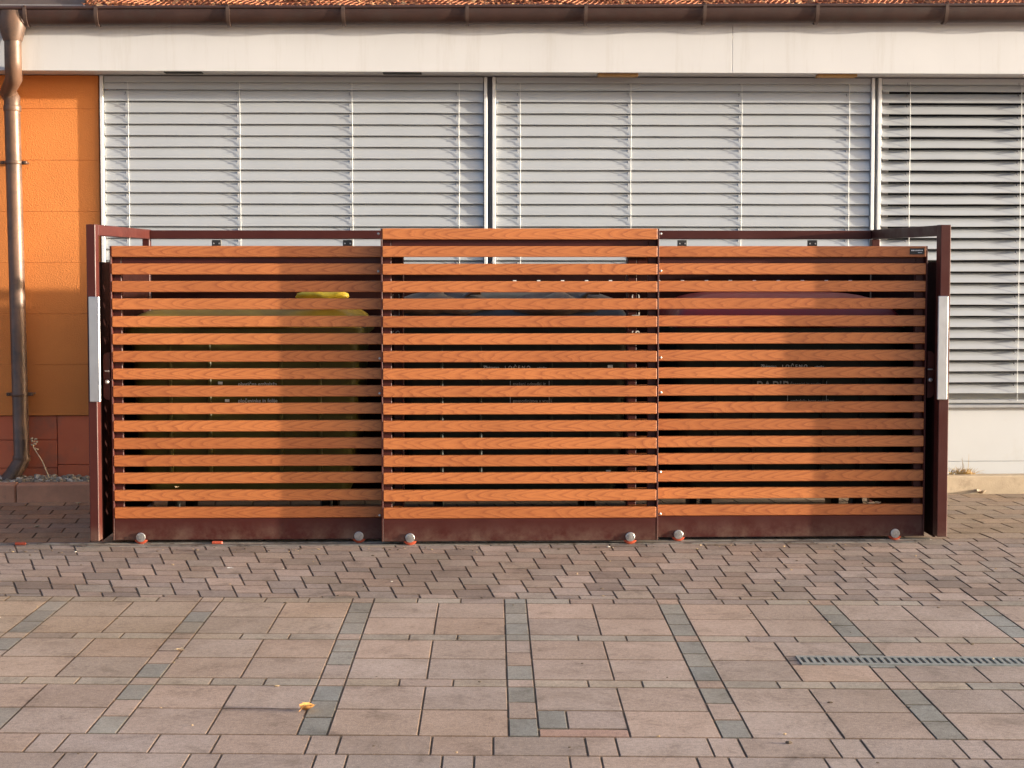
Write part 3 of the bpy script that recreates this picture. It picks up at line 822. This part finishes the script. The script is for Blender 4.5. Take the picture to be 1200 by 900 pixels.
# ================================================================ THE BIN ENCLOSURE
X_L0, X_L1 = AX(102.5, Y_POST), AX(113.2, Y_POST)
X_R0, X_R1 = AX(1101, Y_POST), AX(1112.8, Y_POST)
Z_TOP = AZ(262.7, Y_POST, 110); PD = 0.080; BT = 0.060
enc = thing('bin_enclosure', 'brown steel bin enclosure with wood grained slatted sliding doors', 'bin enclosure', ((X_L0+X_R1)/2, (Y_POST+Y_BACK)/2, 0))
Z_PB = 0.036
for (x0, x1) in ((X_L0, X_L1), (X_R0, X_R1)):
    m = MB(); m.cbox(x0, x1, Y_POST, Y_POST+PD, Z_PB, Z_TOP, 0.003)
    post = m.build('post', 'brown_metal', enc)
    # beam running back from the post
    m = MB(); m.cbox(x0+0.001, x1-0.001, Y_POST+PD+0.001, Y_BACK+0.06, Z_TOP-BT, Z_TOP-0.001, 0.003); m.build('side_beam', 'brown_metal', enc)
    m = MB(); m.cbox(x0+0.002, x1-0.002, Y_BACK, Y_BACK+0.058, 0.0, Z_TOP-BT-0.001, 0.003); m.build('rear_post', 'brown_metal', enc)
    # closed side: dark sheet set below the beam
    m = MB(); xa = x1-0.018 if x0 < 0 else x0+0.004
    m.cbox(xa, xa+0.014, Y_POST+PD+0.004, Y_BACK-0.002, 0.02, AZ(307, 9.0), 0.002); m.build('side_panel', 'dark_panel', enc)
    # upright grip strip on the post's face
    px0, px1 = (105.3, 117.8) if x0 < 0 else (1098.0, 1109.5)
    a_, b_ = AX(px0, Y_POST), AX(px1, Y_POST)
    m = MB(); m.cbox(a_, b_, Y_POST-0.022, Y_POST-0.0005, AZ(469.5, Y_POST), AZ(347.3, Y_POST), 0.003); g_ = m.build('grip_strip', 'aluminium', enc)
m = MB(); m.cbox(X_L1, X_R0, Y_BACK, Y_BACK+0.058, AZ(280, Y_BACK), AZ(270, Y_BACK), 0.003); m.build('rear_beam', 'brown_metal', enc)
zbk = AZ(309, Y_BACK)
xa_, xb_ = AX(472, Y_BACK), AX(735, Y_BACK); zhi = AZ(288.5, Y_BACK)
m = MB(); m.cbox(xa_+0.001, xb_-0.001, Y_BACK+0.02, Y_BACK+0.034, 0.03, zbk, 0.002); bkp = m.build('rear_panel', 'dark_panel', enc)
m = MB(); m.cbox(X_L1+0.002, xa_-0.001, Y_BACK+0.02, Y_BACK+0.034, 0.03, zhi, 0.002); m.build('rear_panel', 'dark_panel', enc)
m = MB(); m.cbox(xb_+0.001, X_R0-0.002, Y_BACK+0.02, Y_BACK+0.034, 0.03, zhi, 0.002); m.build('rear_panel', 'dark_panel', enc)
m = MB()
for i in range(15):
    x, z = at(603+28.1*i, 329.3, Y_BACK+0.018); m.cbox(x-0.011, x+0.011, Y_BACK+0.014, Y_BACK+0.0195, z-0.005, z+0.005, 0.001)
m.build('pale_dashes', 'print_white', bkp)  # row of small white dashes along the rear panel

# rails on the ground
m = MB(); XR0 = -4.4
m.cbox(XR0, X_R0, Y_SIDE+0.012, Y_SIDE+0.052, -0.01, 0.007, 0.002); m.build('guide_rail', 'rail_steel', enc)
m = MB(); m.cbox(-2.1, X_R0-0.1, Y_MID+0.012, Y_MID+0.045, -0.01, 0.0055, 0.002); m.build('guide_rail', 'rail_steel', enc)
for px in (25, 254):
    x, y = onground(px, 638); m = MB(); m.cbox(x-0.03, x+0.03, Y_SIDE-0.004, Y_SIDE+0.013, 0.0, 0.016, 0.004); m.build('rail_stop', 'roller_red', enc)

# ---- sliding doors
BH = 0.0598
def door(px0, px1, Y, ztop, nb, zbot, wheels, kind):
    x0, x1 = AX(px0, Y), AX(px1, Y)
    m = MB(); tk = 0.036; yb = Y+tk+0.001
    # end trims, stiles behind the boards, top rail, bottom board
    for xa, xb_ in ((x0, x0+0.008), (x1-0.008, x1)): m.cbox(xa, xb_, Y+0.001, Y+0.076, zbot, ztop, 0.001)
    for xa, xb_ in ((x0+0.009, x0+0.055), (x1-0.055, x1-0.009)): m.cbox(xa, xb_, yb, Y+0.074, zbot+0.12, ztop-0.002, 0.002)
    if kind != 'mid':
        m.cbox(x0+0.056, x1-0.056, yb, Y+0.074, ztop-0.105, ztop-0.045, 0.002)
    else:
        m.cbox(x0+0.056, x1-0.056, yb, Y+0.074, ztop-0.098, ztop-0.045, 0.002)
    zs = ztop-(nb-1)*SP-BH
    m.cbox(x0+0.0085, x1-0.0085, Y+0.002, Y+0.074, zbot, zs-0.0015, 0.003)
    m.cbox((x0+x1)/2-0.02, (x0+x1)/2+0.02, yb, Y+0.074, zs, ztop-0.11, 0.002) if kind == 'none' else None
    fr = m.build('sliding_door', 'brown_metal', enc)
    w_ = MB()
    for i in range(nb):
        z1 = ztop-i*SP; oid = random.random()*50
        w_.cbox(x0+0.0088, x1-0.0088, Y, Y+tk, z1-BH+random.uniform(-.0006, .0006), z1+random.uniform(-.0006, .0006), 0.0032, None, (oid, random.uniform(0, 0.16)+(0 if i % 3 else 0.4)))
    w_.build('board_panel', 'wood_board', fr)
    for px in wheels:
        xw, zw = at(px, 627.6 if kind != 'mid' else 630.0, Y)
        q_ = MB(); ycn = Y+0.03
        q_.tube([(xw, Y-0.004, 0.044), (xw, Y-0.001, 0.044), (xw, Y+0.0, 0.044), (xw, Y+0.05, 0.044)], [0.034, 0.042, 0.043, 0.043], 24)
        wh = q_.build('roller', 'roller_red', fr, smooth=30)
        wh.data.transform(Matrix.Translation((0, 0.0078, 0)))
        q_ = MB(); zc_ = AZ(627.6, Y) if kind != 'mid' else AZ(630.0, Y)
        q_.tube([(xw, Y+0.0015, zc_), (xw, Y-0.0035, zc_), (xw, Y-0.0050, zc_), (xw, Y-0.0052, zc_)], [0.0255, 0.0255, 0.0232, 0.014], 20)
        q_.tube([(xw, Y-0.006, zc_), (xw, Y-0.0105, zc_)], 0.011, 6)
        q_.build('axle_cap', 'bolt_steel', fr)
    return fr, x0, x1
SP = 20.42*Y_SIDE/F
zt_s = AZ(288.3, Y_SIDE)
dL, lx0, lx1 = door(129.6, 473, Y_SIDE, zt_s, 16, AZ(631, Y_SIDE), (165, 420.5), 'side')
dR, rx0, rx1 = door(735, 1086, Y_SIDE, zt_s, 16, AZ(631, Y_SIDE), (795, 1049), 'side')
SP = 20.53*Y_MID/F
dM, mx0, mx1 = door(446.5, 772, Y_MID, AZ(267.8, Y_MID), 17, AZ(634.3, Y_MID), (480.5, 738.5), 'mid')
# clips along the top of the side doors
for fr, pxs in ((dL, (255, 408)), (dR, (799, 951))):
    for px in pxs:
        x = AX(px, Y_SIDE+0.03); m = MB()
        m.cbox(x-0.026, x+0.026, Y_SIDE+0.026, Y_SIDE+0.045, zt_s-0.002, AZ(281.3, Y_SIDE+0.03), 0.002)
        cl = m.build('top_guide', 'black_plastic', fr)
        m = MB()
        for s_ in (-1, 1): m.tube([(x+s_*0.015, Y_SIDE+0.0265, zt_s+0.014), (x+s_*0.015, Y_SIDE+0.022, zt_s+0.014)], 0.0045, 8)
        m.build('screw', 'bolt_steel', cl)
# bolt heads by the overlap of the doors
m = MB()
for py in (274, 318, 420, 461, 604):
    x, z = at(443.5 if py < 400 else 445.2, py, Y_SIDE); m.tube([(x, Y_SIDE+0.002, z), (x, Y_SIDE-0.004, z), (x, Y_SIDE-0.006, z)], [0.007, 0.007, 0.004], 8)
m.build('bolts', 'bolt_steel', dL)
m = MB()
for py in (274, 317.5, 419, 460, 553, 602):
    x, z = at(774.3 if py < 500 else 773.6, py, Y_SIDE); m.tube([(x, Y_SIDE+0.002, z), (x, Y_SIDE-0.004, z), (x, Y_SIDE-0.006, z)], [0.007, 0.007, 0.004], 8)
m.build('bolts', 'bolt_steel', dR)
# latch boxes at the outer ends
for fr, p0, p1, sg in ((dL, 121.5, 129.4, -1), (dR, 1086.2, 1094, 1)):
    x0, x1 = AX(p0, Y_SIDE+0.03), AX(p1, Y_SIDE+0.03); z0, z1 = AZ(468, Y_SIDE), AZ(412, Y_SIDE)
    m = MB(); c_ = 0.015; xo, xi = (x0, x1) if sg < 0 else (x1, x0)
    ringf = [(xi, z0), (xi, z1), (xo-sg*0.012, z1-0.006), (xo, z1-0.022), (xo, z0+0.018), (xo-sg*0.012, z0+0.004)]
    m.loft([[(x, Y_SIDE+0.012, z) for x, z in ringf], [(x, Y_SIDE+0.058, z) for x, z in ringf]])
    la = m.build('latch_box', 'brown_metal', fr)
    m = MB(); xc = (x0+x1)/2+sg*-0.004; zc_ = AZ(434, Y_SIDE)
    m.cbox(xc-0.014, xc+0.014, Y_SIDE+0.006, Y_SIDE+0.0125, zc_-0.004, zc_+0.004, 0.001)
    zc_ = AZ(446.5, Y_SIDE); m.tube([(xc, Y_SIDE+0.0125, zc_), (xc, Y_SIDE-0.004, zc_), (xc, Y_SIDE-0.008, zc_)], [0.011, 0.011, 0.007], 12)
    m.build('lock', 'bolt_steel', la, smooth=30)
# maker's plate on the right door's top board
x0, z0 = at(1066, 298.2, Y_SIDE); x1, z1 = at(1083, 291, Y_SIDE)
m = MB(); m.cbox(x0, x1, Y_SIDE-0.003, Y_SIDE-0.0005, z0, z1, 0.001); pt = m.build('name_plate', 'black_plastic', dR)
m = MB(); rr = random.Random(2); x = x0+0.008
while x < x1-0.012:
    wl_ = rr.uniform(0.003, 0.007); m.cbox(x, x+wl_, Y_SIDE-0.0045, Y_SIDE-0.0028, z0+0.019, z0+0.0255, 0.0005); x += wl_+0.002
m.cbox(x0+0.045, x1-0.012, Y_SIDE-0.0045, Y_SIDE-0.0028, z0+0.0085, z0+0.0115, 0.0005)
m.build('lettering', 'print_white', pt)

# ================================================================ WASTE CONTAINERS
def rrect(cx, cy, hx, hy, r, z, n=5):
    pts = []
    for (sx_, sy_, a0) in ((1, 1, 0), (-1, 1, 90), (-1, -1, 180), (1, -1, 270)):
        for q in range(n):
            a_ = R(a0+90*q/(n-1)); pts.append((cx+sx_*(hx-r)+r*math.cos(a_), cy+sy_*(hy-r)+r*math.sin(a_), z))
    return pts
Y_BIN = 8.86
def container(pxc, lidmat, label, lh=0.19, bodymat='bin_body'):
    xc = AX(pxc, Y_BIN); yc_ = Y_BIN+0.50
    t = thing('waste_container', label, 'waste bin', (xc, yc_, 0), 'wheeled waste containers in the enclosure')
    m = MB()
    m.loft([rrect(xc, yc_, 0.50, 0.36, 0.08, 0.20), rrect(xc, yc_, 0.58, 0.43, 0.08, 0.24), rrect(xc, yc_, 0.62, 0.465, 0.07, 0.55),
            rrect(xc, yc_, 0.645, 0.485, 0.06, 1.10), rrect(xc, yc_, 0.645, 0.485, 0.06, 1.13), rrect(xc, yc_, 0.675, 0.51, 0.06, 1.135), rrect(xc, yc_, 0.675, 0.51, 0.06, 1.18)])
    for dx in (-0.42, -0.2, 0.2, 0.42): m.cbox(xc+dx-0.012, xc+dx+0.012, yc_-0.487, yc_-0.40, 0.32, 1.12, 0.006)
    body = m.build('body', bodymat, t, smooth=35)
    m = MB(); rings = []
    for i in range(9):
        a_ = R(90*i/8)
        rings.append(rrect(xc, yc_, 0.30+0.36*math.cos(a_)**0.8 if i < 8 else 0.22, 0.505*(0.30+0.70*math.cos(a_)) if i < 8 else 0.14, 0.05+0.0*i, 1.182+lh*math.sin(a_)))
    m.loft(rings); m.cbox(xc-0.25, xc+0.25, yc_-0.535, yc_-0.506, 1.185, 1.21, 0.006)
    lid = m.build('lid', lidmat, t, smooth=40)
    for sx_ in (-1, 1):
        for sy_ in (-1, 1):
            m = MB(); xw, yw = xc+sx_*0.44, yc_+sy_*0.30
            m.tube([(xw-0.022, yw, 0.1), (xw+0.022, yw, 0.1)], 0.098, 18)
            wh = m.build('wheel', 'black_plastic', t, smooth=30)
            m = MB(); m.cbox(xw-0.032, xw-0.025, yw-0.03, yw+0.03, 0.09, 0.21, 0.003); m.cbox(xw+0.025, xw+0.032, yw-0.03, yw+0.03, 0.09, 0.21, 0.003); m.build('fork', 'grate_zinc', wh)
    return t, body, xc, yc_
cY, bY, xcY, ycb = container(286, 'lid_yellow', 'waste container with a yellow lid behind the slats of the left door', 0.125, 'bin_olive')
cB, bB, xcB, _ = container(604, 'lid_black', 'waste container with a dark lid behind the middle sliding door')
cR, bR, xcR, _ = container(925, 'lid_red', 'waste container with a dark red lid behind the right door')
# printing on the containers
YT = Y_BIN+0.0095
m = MB()
for sh in (0, 325):
    body = bB if sh == 0 else bR
    m = MB()
    x, z = at(565+sh, 432.8-sh/230, YT); text_mb(m, 'Zbiramo', 0.029, x, YT, z, 0, 0.35, 0.92)
    x, z = at(591.5+sh, 432.6-sh/230, YT); text_mb(m, 'LOČENO', 0.027, x, YT, z, 0, 0, 1.5)
    x, z = at(629.5+sh, 432.0-sh/230, YT); text_mb(m, 'odpadke', 0.0155, x, YT, z)
    m.build('printing', 'print_white', body)
    m = MB()
    if sh:
        x, z = at(886, 459.5, YT); text_mb(m, 'PAPIR', 0.092, x, YT, z, 0, 0, 1.0, stretch=0.84)
    for q in (598, 643.5):
        x, z = at(q+sh, 460, YT); m.cbox(x-0.0018, x+0.0018, YT-0.001, YT+0.001, z-0.07, z+0.065, 0)
    for py, tx in ((451.6, 'časopisi in revije'), (471.5, 'embalaža brez ostankov')) if sh else ((451.6, 'mešani odpadki iz'), (471.5, 'gospodinjstva v vreči')):
        x, z = at(601+sh, py, YT); text_mb(m, tx, 0.026, x, YT, z, 0, 0, 1.0)
    m.build('printing', 'print_grey', body)
m = MB()
for py, tx in ((452, 'plastična embalaža'), (471.5, 'pločevinke in folije')):
    x, z = at(279, py, YT); text_mb(m, tx, 0.029, x, YT, z)
for px, py in ((258, 449), (266, 469.5)):
    x, z = at(px, py, YT); m.cbox(x-0.012, x+0.014, YT-0.001, YT+0.001, z-0.007, z+0.008, 0.001)
m.build('printing', 'print_white', bY)
# white stickers on the middle container, upright figures on the door frame's inner edge
m = MB()
for px, py in ((715, 430), (713, 553)):
    x, z = at(px, py, YT-0.02); m.cbox(x-0.014, x+0.014, YT-0.024, YT-0.0205, z-0.011, z+0.011, 0.001)
m.build('sticker', 'print_white', bB)
for fr, px, mt in ((dR, 749.5, 'print_white'), (dL, 468.5, 'print_grey')):
    m = MB(); yq = Y_SIDE+0.035
    for py, ch_ in ((353.5, 'C'), (371.5, 'L.'), (393, 'S')):
        x, z = at(px, py, yq); text_mb(m, ch_, 0.062, x, yq, z, R(90))
    m.build('lettering', mt, fr)

# bags lying on the lids
def bag(name, label, mat, x, y, z, rx, ry, rz, seed, cat='rubbish bag'):
    rnd = random.Random(seed); m = MB(); rings = []
    n = 28; K = 9
    for i in range(K+1):
        a_ = math.pi*i/K; ring_ = []
        for q in range(n):
            th_ = 2*math.pi*q/n
            w_ = 1+0.13*math.sin(th_*3+seed)+0.09*math.sin(th_*7+i*1.1+seed*2)+rnd.uniform(-0.06, 0.06)
            r_ = max(0.03, math.sin(a_))*w_
            ring_.append((x+rx*r_*math.cos(th_), y+ry*r_*math.sin(th_), z+rz*(1-math.cos(a_))/2*2*(1+0.12*math.sin(th_*4+seed)+rnd.uniform(-0.05, 0.05))))
        rings.append(ring_)
    m.loft(rings)
    # knotted neck
    m.tube([(x+rx*0.4, y-ry*0.3, z+rz*1.7), (x+rx*0.5, y-ry*0.4, z+rz*2.05), (x+rx*0.7, y-ry*0.45, z+rz*2.2)], [0.02, 0.010, 0.022], 8)
    o = m.build(name, mat, None, smooth=70)
    return centre(tag(o, label, cat))
xb_, zb_ = at(380, 352, 9.0)
bag('rubbish_bag', 'bright yellow plastic bag lying on the yellow lid behind the left door', 'bag_yellow', xb_, 9.02, 1.325, 0.15, 0.10, 0.036, 4)
# the black bags heaped on the dark lid
for i, (px, sx_) in enumerate(((520, 0.30), (655, 0.32))):
    xb_, _ = at(px, 360, 9.0)
    bag('rubbish_bag', ('crumpled black bag on the dark lid, left of the window mullion', 'crumpled black bag on the dark lid, right of the window mullion')[i], 'bag_black', xb_, 9.0, 1.215, sx_, 0.15, 0.078, 9+i*5)

# ================================================================ THE DRAIN
dr_o = fw2(DU0, DVC)
dr = thing('channel_drain', 'galvanised slotted channel drain grate set across the slabs', 'drain', (dr_o[0], dr_o[1], 0))
def frect(mb, u0, u1, v0, v1, z0, z1, skew=0.0):
    p = [fw2(u0, v0), fw2(u1, v0), fw2(u1+skew, v1), fw2(u0+skew, v1)]
    mb.loft([[(x, y, z0) for x, y in p], [(x, y, z1) for x, y in p]])
m = MB(); frect(m, DU0, DU1, DV0+0.002, DV0+0.024, -0.02, 0.0035); frect(m, DU0, DU1, DV1-0.024, DV1-0.002, -0.02, 0.0035)
frect(m, DU0, DU0+0.010, DV0+0.0245, DV1-0.0245, -0.02, 0.0034)
u = DU0+0.010+0.014
while u < DU1-0.03:
    frect(m, u, u+0.0135, DV0+0.0245, DV1-0.0245, -0.02, 0.0030); u += 0.0272
m.build('grate', 'grate_zinc', dr)
m = MB(); frect(m, DU0+0.002, DU1, DV0+0.003, DV1-0.003, -0.0215, -0.0105); m.build('channel', 'drain_shade', dr)  # black sheet stands in for the deep shade below the slots

# ================================================================ SMALL STUFF LYING ABOUT
def leaf(label, x, y, z, s, mat, seed, curl=0.5):
    rnd = random.Random(seed); m = MB(); vs = []; fs = []
    n = 7; ang = rnd.random()*6.28
    for i in range(n):
        t = i/(n-1); wv = math.sin(math.pi*min(1, t*0.95+0.05))**0.7*0.42*(1+rnd.uniform(-.25, .25))
        for j, sj in enumerate((-1, 0, 1)):
            lx = (t-0.5); ly = sj*wv
            lz = curl*(abs(sj)*wv*0.9+(t-0.5)**2*0.7)+0.02
            c_, s_ = math.cos(ang), math.sin(ang)
            vs.append((x+s*(lx*c_-ly*s_), y+s*(lx*s_+ly*c_), z+s*lz))
    for i in range(n-1):
        for j in range(2): fs.append((i*3+j, i*3+j+1, (i+1)*3+j+1, (i+1)*3+j))
    lo = [(a, b, c-0.0008) for a, b, c in vs]; k0 = len(vs)
    m.add(vs+lo, fs+[tuple(k0+q for q in f[::-1]) for f in fs])
    m.tube([vs[1], (vs[1][0]-s*0.2*math.cos(ang), vs[1][1]-s*0.2*math.sin(ang), z+s*0.05)], 0.001, 5)
    return centre(tag(m.build('dry_leaf', mat, None, smooth=80, recalc=False), label, 'leaf', 'fallen leaves'))
x, y = onground(361, 833); leaf('largest dry yellow leaf, curled up on a joint between the front slabs', x, y, 0.003, 0.062, 'leaf_yellow', 1, 0.9)
x, y = onground(211, 763); leaf('small pale leaf on the grey stone band of the slab field', x, y, 0.003, 0.035, 'leaf_pale', 2)
x, y = onground(92, 591); leaf('pale curled leaf below the kerb beside the left post', x, y, 0.003, 0.055, 'leaf_pale', 3)
x, y = onground(43, 618); leaf('small pale leaf in the shaded paving below the downpipe', x, y, 0.003, 0.03, 'leaf_pale', 5)
x, z = at(1028, 590, Y_SIDE); leaf('pale leaf caught on the lowest boards of the right door', x, Y_SIDE+0.010, z-0.003, 0.055, 'leaf_pale', 6)
x, z = at(207, 571, Y_SIDE); leaf('scrap of dry leaf caught on the boards of the left door', x, Y_SIDE+0.010, z-0.003, 0.032, 'leaf_pale', 8)
x, y = onground(269, 666.5); leaf('tiny white scrap of leaf on the stepped paving before the left door', x, y, 0.003, 0.03, 'print_white', 9, 0.2)
x, y = onground(1149, 578.5); leaf('dark curled leaf at the foot of the kerb on the right', x, y-0.02, 0.003, 0.07, 'kerb_concrete', 10, 0.9)

lt = MB(); rnd = random.Random(31)
for i in range(190):
    near = rnd.random() < 0.5
    y = 8.45+abs(rnd.gauss(0, 0.10)) if near else rnd.uniform(4.4, 8.6)
    if near: y = min(y, 8.52)-rnd.uniform(0, 0.12)
    x = rnd.uniform(-3.2, 3.2); r = rnd.uniform(0.0018, 0.0055)*(1.6 if rnd.random() < 0.08 else 1)
    t = rnd.random(); col = (0.10, 0.07, 0.045) if t < 0.68 else (0.42, 0.30, 0.17) if t < 0.95 else (0.62, 0.57, 0.50)
    lt.blob((x, y, 0.001+r*0.4), (r*rnd.uniform(1, 2.2), r, r*0.6), 0.3, col, rnd)
setkind(lt.build('ground_litter', 'gravel', None, recalc=False), 'stuff')

# dry weed standing by the downpipe
m = MB(); xa, za = at(58, 557, 10.5); xb2, zb2 = at(39, 524, 10.55); xt, zt2 = at(40.5, 515, 10.56)
m.tube([(xa, 10.5, za-0.02), ((xa+xb2)/2+0.008, 10.52, (za+zb2)/2), (xb2, 10.55, zb2), (xt, 10.56, zt2)], [0.0042, 0.004, 0.0035, 0.002], 6)
rnd = random.Random(4)
for i in range(9):
    a_ = rnd.random()*6.28; zz_ = rnd.uniform(zb2-0.02, zt2+0.012); m.blob((xt+0.018*math.cos(a_), 10.555+0.01*math.sin(a_), zz_), (0.009, 0.007, 0.007), 0.3, None, rnd)
centre(tag(m.build('dry_weed', 'leaf_pale', None, smooth=60), 'withered bare weed stalk leaning on the red plinth', 'weed'))
# dead grass tuft over the kerb on the right
m = MB(); rnd = random.Random(6)
for i in range(150):
    px = rnd.triangular(1108, 1147, 1135); x = AX(px, 10.47); y0 = 10.45+rnd.uniform(0, 0.05)
    h_ = rnd.uniform(0.02, 0.06)*(1.0 if rnd.random() < 0.94 else 2.2); lx = rnd.gauss(0, 0.03); ly = -abs(rnd.gauss(0, 0.03))
    m.tube([(x, y0, 0.105), (x+lx*0.4, y0+ly*0.3, 0.105+h_*0.6), (x+lx, y0+ly, 0.105+h_)], [0.0022, 0.0016, 0.0005], 3, False)
x = AX(1136, 10.47)
m.tube([(x, 10.47, 0.1), (x+0.004, 10.46, 0.2), (x+0.003, 10.455, 0.255)], [0.002, 0.0015, 0.0006], 4, False)
centre(tag(m.build('dry_grass_tuft', 'straw', None, recalc=False), 'tuft of dead straw coloured grass on the kerb by the white panel', 'grass tuft'))

for o in bpy.data.objects:
    if '_o' in o: del o['_o']
